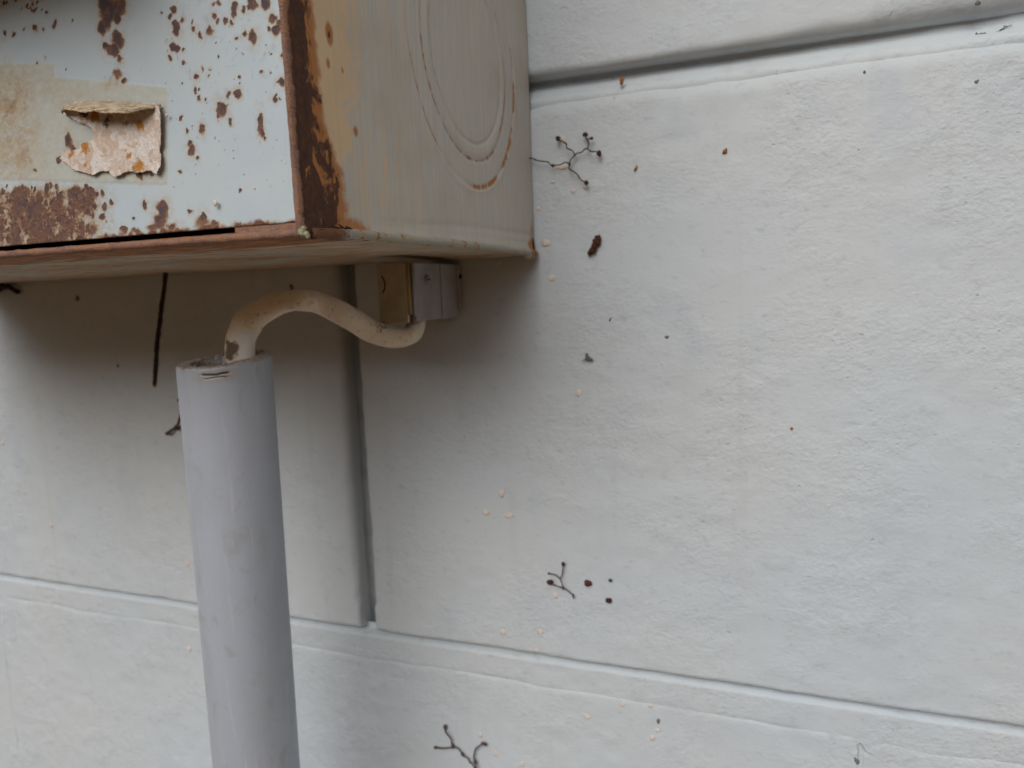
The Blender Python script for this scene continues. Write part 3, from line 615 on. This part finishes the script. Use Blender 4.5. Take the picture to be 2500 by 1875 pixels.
lift = .00028+.00075*ss(.90, 1.0, ul)*(.4+.9*fbm(Zl*400, Zl*0, 5))+.0004*ss(.16, .0, vl)*fbm(Xl*500, Xl*0, 9)*1.6+.0006*ss(.72, .98, vl)*ss(.3, .8, ul)+.00025*(fbm(Xl*300, Zl*300, 14)-.5)
Vl = np.stack([Xl, -D-lift, Zl], -1)
keep = ins[:-1, :-1] & ins[1:, 1:] & ins[:-1, 1:] & ins[1:, :-1]
orl = np.zeros_like(Xl); brl = np.zeros_like(Xl)
def lspot(arr, x, y, r, s=1):
    q = lp(x, y); rr = r*.16275/12000; return np.maximum(arr, s*np.clip(1.1-.6*np.hypot(Xw+.0011*(fbm(Xl*700, Zl*700, 44, 3)-.5)-q[0], Zw+.0011*(fbm(Xl*700, Zl*700, 55, 3)-.5)-q[1])/rr, 0, 1))
for x, y, r, s in [(690, 990, 90, 1), (500, 1060, 70, .8), (450, 1110, 50, .7), (680, 1260, 70, .75), (800, 1090, 50, .5), (1340, 1100, 60, .85), (1280, 1010, 45, .6), (1500, 1260, 110, .95), (1420, 1290, 60, .8), (1620, 1280, 60, .6), (1200, 1290, 45, .6), (820, 520, 90, 1), (1520, 660, 90, .9), (1620, 920, 50, .5), (640, 560, 60, .6)]: orl = lspot(orl, x, y, r, s)
for x, y, r, s in [(640, 450, 70, 1), (690, 510, 60, .9), (690, 930, 30, .7), (790, 880, 30, .5), (1440, 1330, 40, .7), (1000, 600, 170, .62), (1300, 620, 150, .5), (1640, 560, 120, .55), (1470, 930, 25, .7), (1580, 950, 25, .7), (830, 780, 40, .5), (1350, 740, 60, .45)]: brl = lspot(brl, x, y, r, s)  # broad ones below the flap: brown stain plus painted flap shadow
idx = np.arange(Xl.size).reshape(Xl.shape)
lab = link('torn_label', mesh_np('torn_label', Vl.reshape(-1, 3), gridF(*Xl.shape, keep=keep), dict(orange=orl, brown=brl, fibre=Xl*0)), M['label'], door)
sm_ = lab.modifiers.new('thick', 'SOLIDIFY'); sm_.thickness = .0001; sm_.offset = -1
# curled flap at the top of the label
fu = np.linspace(0, 1, 150); fv = np.linspace(0, 1, 34); U, W = np.meshgrid(fu, fv, indexing='ij')
topx = 395+(1815-395)*U; 
topy = np.interp(U, [0, .12, .35, .6, .85, 1], [470, 330, 285, 300, 335, 360]); boty = np.interp(U, [0, .1, .25, .42, .5, .58, .7, .82, .92, 1], [480, 432, 452, 492, 462, 500, 496, 488, 420, 372])+14*(fbm(U*60, U*0, 4, 3)-.5)*2
tx, tz = lp(topx, topy); bx_, bz_ = lp(topx, boty)
outl = .0044*np.sin(np.clip(U*1.02+.01, 0, 1)*math.pi)**.55
th = W*2.25
Xc = tx+(bx_-tx)*W; Zc = tz+(bz_-tz)*W+.0002*np.sin(W*3)
# curled outline in section: leaves the door, swells outward, hangs down in front
Yc = -D-.0003-outl*np.sin(np.clip(W*1.9, 0, 1.55))-.00015*(fbm(U*50, W*9, 6, 3)-.5)*2
corr = (-(Yc+D))*.28     # a point nearer the eye sits lower to stay on its sight line from the lens height
Zc = Zc-corr*.45
fl = link('curled_flap', mesh_np('curled_flap', np.stack([Xc, Yc, Zc], -1).reshape(-1, 3), gridF(150, 34, flip=True), dict(orange=U*0, brown=np.clip(.45*ss(.25, .0, W)*fbm(U*40, W*3, 2), 0, 1), fibre=np.ones_like(U))), M['label'], door)
sm_ = fl.modifiers.new('thick', 'SOLIDIFY'); sm_.thickness = .00014; sm_.offset = -1
q = at(526, 496, 1, -D-.0004); blob('paint_chip', q, .0005, .0002, .0006, M['bare'], door, 7, .35)
q = at(408, 281, 1, -D-.0004); blob('paint_chip', q, .0003, .0002, .0003, M['bare'], door, 9, .35)

# ================================================================== CONDUIT
pipe = None
RO, RI = .01335, .0093
P0 = np.array([.0023, -.0680, .1168]); ax = np.array([-.0066/.138, .0050/.138, -1.0]); ax /= np.linalg.norm(ax)
nA = 176
sl_ = np.r_[np.linspace(0, .012, 60), np.linspace(.0125, .22, 70), np.linspace(.24, 1.30, 20)]
th = np.arange(nA)/nA*2*math.pi
e1 = np.cross(ax, [0, 1, 0]); e1 /= np.linalg.norm(e1); e2 = np.cross(ax, e1)
def axis_pt(s): return P0+ax*s if np.isscalar(s) else P0[None]+ax[None]*s[:, None]
Sg, Tg = np.meshgrid(sl_, th, indexing='ij')
dirv = e1[None, None]*np.cos(Tg)[..., None]+e2[None, None]*np.sin(Tg)[..., None]
# cut end: tilted and ragged; 'fade' blends that into a plain tube further down
fade = ss(.012, 0, Sg)
cut = (+.0008*dirv[..., 0]+.0007*dirv[..., 1]+.00030*(fbm(Tg*9, Tg*0, 3, 3)-.5)*2)
rad = RO+.00006*(fbm(Tg*3, Sg*30, 9)-.5)-.0006*ss(.0006, 0, Sg)*(.3+fbm(Tg*12, Tg*0, 6, 3))
front = np.arctan2(-dirv[..., 1], dirv[..., 0])    # angle around the pipe, pi/2 faces the viewer
crack = np.exp(-((Sg-.0021-.0001*np.sin(front*14))/.00026)**2)*ss(.70, .82, front)*ss(1.38, 1.26, front)
crack2 = .7*np.exp(-((Sg-.0031-.00015*np.sin(front*11))/.00018)**2)*ss(.74, .84, front)*ss(1.34, 1.22, front)
cr = np.maximum(crack, crack2)
rad = rad-.0005*cr
cst = ss(.0007, .0016, Sg)*ss(.0052, .0032, Sg)*ss(.5, .75, front)*ss(1.6, 1.3, front)
base = np.where(Sg[..., None] < .25, 0, 1)
Vo = P0+ax*(Sg[..., None])+dirv*rad[..., None]+np.stack([0*cut, 0*cut, cut*fade], -1)
# below the view the pipe runs plumb down to the ground
lowS = np.maximum(Sg-.22, 0); Vo[..., 0] -= ax[0]*lowS; Vo[..., 1] -= ax[1]*lowS
rimr = [RO-.0010, RO-.0022, RI+.0006, RI]; ringsV = []
for k_, r_ in enumerate(rimr):
    hz = .00022*(fbm(th*14+k_*3, th*0+k_, 12, 3)-.4)*2*(1 if k_ < 3 else .2)
    d0 = dirv[0]; cz = (+.0008*d0[:, 0]+.0007*d0[:, 1]+.00030*(fbm(th*9, th*0, 3, 3)-.5)*2)
    ringsV.append(P0+d0*(r_*(1+.03*(fbm(th*11, th*0, 30+k_)-.5)))[:, None]+np.stack([0*cz, 0*cz, cz+hz], -1))
for s_ in (.003, .01, .05): ringsV.append(P0+ax*s_+dirv[0]*RI)
ring = np.array(ringsV)[::-1]
V = np.concatenate([ring, Vo], 0); nr = len(ring)
rim_a = np.concatenate([np.full((3, nA), .6), np.ones((4, nA)), np.clip(.9*ss(.0005, .0001, Sg)+.5*ss(.0014, .0003, Sg)*(fbm(Tg*8, Sg*900, 4, 2) > .52), 0, 1)], 0)
pad0 = np.zeros((nr, nA))
conduit = tag(empty('conduit_pipe'), 'grey plastic conduit pipe rising below the box with broken open end', 'conduit pipe')
link('tube', mesh_np('tube', V.reshape(-1, 3), gridF(V.shape[0], nA, wrap=True, flip=True), dict(rim=rim_a, crack=np.concatenate([pad0, cr]), cstain=np.concatenate([pad0, cst]))), M['pipe'], conduit)
for i in range(7):
    a = random.Random(i).uniform(0, 6.28); d0 = e1*math.cos(a)+e2*math.sin(a); r_ = random.Random(i+50).uniform(RI+.0005, RO-.0004)
    q = P0+d0*r_; blob('rim_burr', (q[0], q[1], q[2]+.0008*d0[0]+.0007*d0[1]+.0001), .0005+.0003*(i % 3), .0005, .00025, M['fit_side'] if i % 3 else M['fit_pale'], conduit, i, .35, a)
# ================================================================== CABLE
cb = tag(empty('cable'), 'flat cream cable arching from the open conduit end into the plastic connector', 'cable')
cpx = [(437, 640), (455, 545), (500, 470), (560, 425), (640, 385), (710, 368), (780, 362), (880, 372), (1000, 425), (1090, 475), (1180, 530), (1290, 570), (1380, 572), (1432, 540), (1450, 470), (1448, 400)]
cys = np.interp(np.arange(16), [0, 6, 10, 15], [-.066, -.06, -.04, -.019])
PC = [at(400+x*.425, 580+y*.425, 1, yy) for (x, y), yy in zip(cpx, cys)]
PC = [PC[0]+np.array([-.0008, 0, -.03]), PC[0]+np.array([-.0004, 0, -.012])]+PC
PC = catmull(PC, 9); sN = np.linspace(0, 1, len(PC))
Aw = np.interp(sN, [0, .13, .19, .26, .38, .45, .6, .72, .85, 1], [.0050, .0050, .0048, .0042, .0032, .0030, .0033, .0035, .0029, .0026]); Bw = np.interp(sN, [0, .2, .4, .7, 1], [.0030, .0030, .0040, .0040, .0034])
kk = np.arange(len(PC)); Aw = Aw*(1+.07*(fbm(kk*.12, kk*0, 4, 3)-.5)*2)
Vc, F4, F3 = sweep(PC, Aw, Bw, 28)
me = bpy.data.meshes.new('sheath'); me.from_pydata([tuple(v) for v in Vc], [], [tuple(int(i) for i in f) for f in F4]+[tuple(int(i) for i in f) for f in F3])
for p_ in me.polygons: p_.use_smooth = True
bmm = bmesh.new(); bmm.from_mesh(me); bmesh.ops.recalc_face_normals(bmm, faces=bmm.faces); bmm.to_mesh(me); bmm.free()
def near(px, py, y0, r): q = at(px, py, 1, y0); d = Vc-q; d[:, 1] *= .5; return np.clip(1.2-.7*np.linalg.norm(d, axis=1)/r, 0, 1)
pale = np.maximum(near(591, 838, -.069, .0042), near(598, 860, -.069, .0032)); burn = np.maximum.reduce([near(560, 862, -.069, .0026), near(568, 850, -.069, .0022), .8*near(551, 838, -.069, .0016), .8*near(623, 858, -.069, .0014)])
burn = np.maximum(burn, .55*np.maximum.reduce([near(760, 737, -.061, .0015), near(800, 744, -.06, .0018), near(930, 800, -.04, .004), near(690, 745, -.063, .002)]))
for n_, v_ in (('pale', pale), ('burn', burn)):
    a_ = me.attributes.new(n_, 'FLOAT', 'POINT'); a_.data.foreach_set('value', v_)
link('sheath', me, M['cable'], cb)
# ================================================================== CONNECTOR below the box
co = tag(empty('cable_connector'), 'yellowed and grey plastic cable connector under the box that takes the cable', 'cable connector')
cx0, cx1, cy0, cz0, cz1 = .0366, .0480, -.0364, .1246, .1434
# hollow body: walls around an open bottom
t_ = .0016
b = BM(); b.box(cx0, cx1-.0012, cy0, cy0+t_, cz0, cz1, .0005); b.done('front_wall', M['fit_front'], co)
b = BM(); b.box(cx1-t_, cx1, cy0+.0034, -.0150, cz0+.0003, cz1-.0002, .0003); b.done('side_wall', M['fit_side'], co)
b = BM(); b.box(cx1-t_-.0001, cx1+.0003, -.0148, -.0012, cz0+.0001, cz1-.0003, .0003); b.box(cx1-t_, cx1+.0012, -.0030, -.0004, cz0+.003, cz1-.0003, .0003); b.done('mounting_flange', M['fit_pale'], co)
b = BM(); b.box(cx0, cx0+t_, cy0+t_+.0001, -.0005, cz0, cz1, .0003); b.done('side_wall', M['fit_front'], co)
b = BM(); b.box(cx0+t_, cx1-t_, cy0+t_+.0001, -.0005, cz1-.0017, cz1-.0001); b.done('top_wall', M['fit_side'], co)
b = BM(); b.box(cx0+t_+.0001, cx1-t_-.0001, -.0125, -.0005, cz0+.0006, cz1-.0018); b.done('dark_fill', M['dark'], co)  # black fill, paints the shadow inside the open bottom
b = BM(); b.cyl((cx1-.0010, cy0+.0010, cz0+.0026), (cx1-.0010, cy0+.0010, cz1-.0001), .00075, None, 12); b.done('corner_bead', fit_mat('yellow_lit_bead', (.33, .25, .12), (.27, .20, .10)), co, True)  # yellow light along the ridge is put into the bead colour
b = BM(); b.cyl((cx1-.0004, cy0+.0030, cz0+.002), (cx1-.0004, cy0+.0030, cz1-.0004), .0006, None, 10); b.done('corner_bead', M['fit_pale'], co, True)
# stamped ring on the front
q = at(929, 695, 1, cy0)
P = [(q[0]+.0017*math.cos(a)*.95, cy0-.0001, q[2]+.0026*math.sin(a)) for a in np.linspace(-1.25, 1.25, 20)]
tube('stamped_arc', np.array(P), .00022, M['dark'], co, n=6)
# screw on the side
sq = at(1042, 683, 0, cx1)
b = BM(); b.cyl((cx1-.0003, sq[1], sq[2]), (cx1+.0007, sq[1], sq[2]), .0017, .0014, 16); scw = b.done('screw', M['fit_side'], co, True)
b = BM(); b.box(cx1+.0006, cx1+.0008, sq[1]-.0012, sq[1]+.0012, sq[2]-.0002, sq[2]+.0002); b.done('slot', M['dark'], scw)
blob('notch', at(1121, 674, 0, cx1+.0008), .0008, .0013, .0011, M['dark'], co, 3, .3)
# ================================================================== HANGING WIRE
pw = [at(0+x*.422, 600+y*.422, 1, -.016) for x, y in [(960, 178), (952, 235), (936, 340), (925, 450), (910, 560), (902, 690), (894, 805)]]
pw[0] = np.array([pw[0][0]+.0004, -.016, ZB+.001])
wr = tag(empty('hanging_wire'), 'black rusted wire hanging straight down from the underside of the box', 'wire')
P = catmull(pw, 8); tube('strand', P, .00085*(.85+.35*fbm(np.arange(len(P))*.6, np.arange(len(P))*0, 2)), M['wire'], wr, n=10, jitter=.00008)
blob('bare_tip', P[-1]+np.array([0, 0, -.0004]), .0008, .0008, .0006, M['flake'], wr, 2, .2)
# ================================================================== DRIED TENDRILS
def tendril(label, org, sc_, branches, pads, lift=.0022, th=.0002, stem=None, padm=None):
    t = tag(empty('dried_tendril'), label, 'tendril', 'dried creeper tendrils stuck to the wall')
    rg = random.Random(int(org[0]+org[1]))
    for br in branches:
        P = np.array([at(org[0]+x*sc_, org[1]+y*sc_, 1, -lift*(.55+.6*rg.random())) for x, y in br]); P = catmull(P, 6)
        n_ = np.arange(len(P)); A = th*(.85+.5*fbm(n_*.35, n_*0, int(br[0][0]), 3))
        tube('stem', P, A, stem or M['stem'], t, n=7, jitter=.00003, seed=3)
    for i, (x, y, rx, rz, rot) in enumerate(pads):
        q = at(org[0]+x*sc_, org[1]+y*sc_, 1, -lift*.75); s_ = sc_*np.dot(q-CAM, CF)/FPX
        blob('pad', q, rx*s_, min(rx, rz)*s_*.85, rz*s_, padm or M['pad'], t, i+int(org[0]), .16, -rot)
    return t
tendril('branched dried tendril with round brown pads beside the right edge of the box', (1280, 300), .10848,
        [[(120, 790), (190, 805), (300, 850), (450, 870), (530, 880), (580, 930), (640, 960), (720, 950), (800, 940), (900, 900), (960, 890), (1020, 935)],
         [(1020, 935), (1030, 860), (1060, 810), (1140, 730), (1190, 680), (1290, 660), (1360, 590), (1420, 580)], [(1420, 580), (1450, 480), (1430, 400), (1395, 340), (1370, 275)], [(1430, 400), (1460, 360), (1520, 345)],
         [(1420, 580), (1500, 640), (1620, 650), (1680, 690)], [(1140, 720), (1080, 625), (1000, 590), (950, 560), (950, 480), (880, 430), (760, 350)], [(1020, 940), (1010, 1030), (1100, 1090), (1200, 1170), (1270, 1280), (1400, 1350)]],
        [(1370, 265, 62, 58, 0), (1520, 345, 38, 34, 0), (1680, 690, 56, 78, -.2), (760, 350, 66, 56, .3), (1400, 1350, 55, 58, 0), (640, 962, 52, 36, .3), (1020, 940, 32, 36, 0)], .0030)
tendril('small forked dried tendril low on the wall next to two loose round pads', (1300, 1350), .1085,
        [[(690, 250), (690, 330), (680, 400), (665, 510), (620, 575), (660, 680), (690, 785)], [(620, 575), (500, 490), (370, 462)], [(690, 790), (560, 752), (460, 702), (390, 660)], [(690, 790), (780, 840), (860, 910), (920, 940), (915, 1030)]],
        [(690, 250, 44, 52, 0), (370, 462, 32, 28, 0), (390, 660, 72, 70, 0), (690, 790, 34, 36, 0), (915, 960, 24, 44, 0)], .0018, .00019)
tendril('dark dried tendril at the bottom edge of the picture, forked like antlers', (1030, 1740), .0904,
        [[(620, 390), (640, 520), (720, 620), (790, 720), (800, 830), (840, 910), (980, 970), (1080, 1100), (1120, 1170), (1240, 1230), (1290, 1330), (1370, 1400), (1430, 1500)], [(370, 940), (560, 960), (740, 950), (840, 920)],
         [(1670, 840), (1560, 890), (1450, 980), (1420, 1080), (1400, 1200), (1420, 1300), (1450, 1400), (1470, 1560), (1480, 1800)]],
        [(620, 385, 48, 84, 0), (370, 940, 52, 46, 0), (835, 905, 52, 70, -.4), (1675, 838, 86, 52, .35), (1090, 1120, 44, 60, -.5), (1435, 1330, 50, 60, 0)], .0020, .00026, None, M['stem'])
tendril('dark dried tendril half hidden behind the conduit pipe', (0, 600), .422,
        [[(968, 1085), (1000, 1060), (1022, 1050), (1040, 1000), (1052, 950), (1064, 900), (1040, 893)], [(1022, 1050), (1062, 1044), (1100, 1030)]],
        [(968, 1086, 15, 12, 0), (1022, 1050, 20, 14, .4), (1036, 893, 12, 12, 0)], .0022, .00055)
tendril('dark dried tendril on the wall under the far left end of the box', (0, 600), .422,
        [[(-60, 262), (-10, 255), (20, 240), (50, 236), (75, 252), (105, 268)], [(20, 240), (2, 222), (-30, 210)]], [(105, 268, 17, 9, .3), (30, 240, 22, 12, 0)], .0022, .0010, M['wire'], M['wire'])
# ------------------------------------------------------------------ loose bits stuck to the wall
def bit(name, label, cat, px, py, rx, rz, mat, rot=0, amp=.2, group=None, off=.0006, thick=None, seed=1):
    q = at(px, py, 1, -off); s_ = np.dot(q-CAM, CF)/FPX
    q = q-np.array([0, relief(q[0], q[2]), 0]); o = blob(name, q, rx*s_, thick or min(rx, rz)*s_*.8, rz*s_, M[mat], None, seed, amp, -rot); tag(o, label, cat, group); return o
bit('loose_pad', 'larger red-brown round pad left of the dark blue speck on the wall', 'pad', 1436, 1424, 9.5, 8, 'redpad', seed=5)
bit('loose_pad', 'smaller dark brown round pad directly below the dark blue speck', 'pad', 1486, 1466, 8, 6.8, 'pad', seed=6)
bit('wall_speck', 'tiny dark blue speck on the wall above the smaller brown pad', 'speck', 1490, 1417, 5.5, 4.2, 'bluespeck', seed=7)
bit('rust_flake', 'orange flake caught in the upper mortar groove of the wall', 'flake', 1518, 197, 6.5, 9, 'flake', .2, .25, None, .0, .0006, 8)
bit('rust_flake', 'red-brown flake alone on the open wall right of the tendril', 'flake', 1770, 369, 5.5, 7.5, 'flake', .6, .3, None, .0004, .0006, 9)
bit('rust_flake', 'narrow orange flake slanting on the wall close right of the tendril pads', 'flake', 1552, 411, 3, 8, 'flake', .5, .25, None, .0004, .0005, 10)
o = tag(empty('dead_insect'), 'small black insect-like speck on the wall right of the shadow', 'insect')
for i, (dx, dy, rx, rz) in enumerate([(0, 0, 7, 6), (-3, -8, 4, 4), (8, 3, 4, 4)]):
    q = at(1435+dx, 875+dy, 1, -.0006); s_ = np.dot(q-CAM, CF)/FPX; blob('segment', q, rx*s_, .0008, rz*s_, M['speck'], o, i, .3)
P = catmull([at(1435+x, 875+y, 1, -.0008) for x, y in [(-14, 6), (0, 1), (14, 5)]], 4); tube('leg', P, .00016, M['speck'], o, n=5)
o = tag(empty('frass_pellet'), 'dark brown crumbly elongated pellet stuck upright on the wall by the box corner', 'pellet')
for i, (x, y, r) in enumerate([(1459, 582, 8), (1456, 592, 8.5), (1452, 602, 8), (1447, 611, 8), (1440, 617, 6)]):
    q = at(x, y, 1, -.0012); s_ = np.dot(q-CAM, CF)/FPX; blob('crumb', q, r*s_, r*s_, r*s_*1.05, M['frass'], o, i+20, .3, i)
# ------------------------------------------------------------------ move each Empty to the base of its thing, parts stay put
for o in [o for o in bpy.data.objects if o.type == 'EMPTY']:
    V = np.array([v.co for c in o.children for v in c.data.vertices[:]]) if len(o.children) < 60 else None
    base = Vector((0, 0, -1.2)) if V is None else Vector(((V[:, 0].min()+V[:, 0].max())/2, (V[:, 1].min()+V[:, 1].max())/2, V[:, 2].min()))
    o.location = base
    for c in o.children: c.matrix_parent_inverse = Matrix.Translation(-base)
print('objects', len(bpy.data.objects), 'polys', sum(len(o.data.polygons) for o in bpy.data.objects if o.type == 'MESH'))
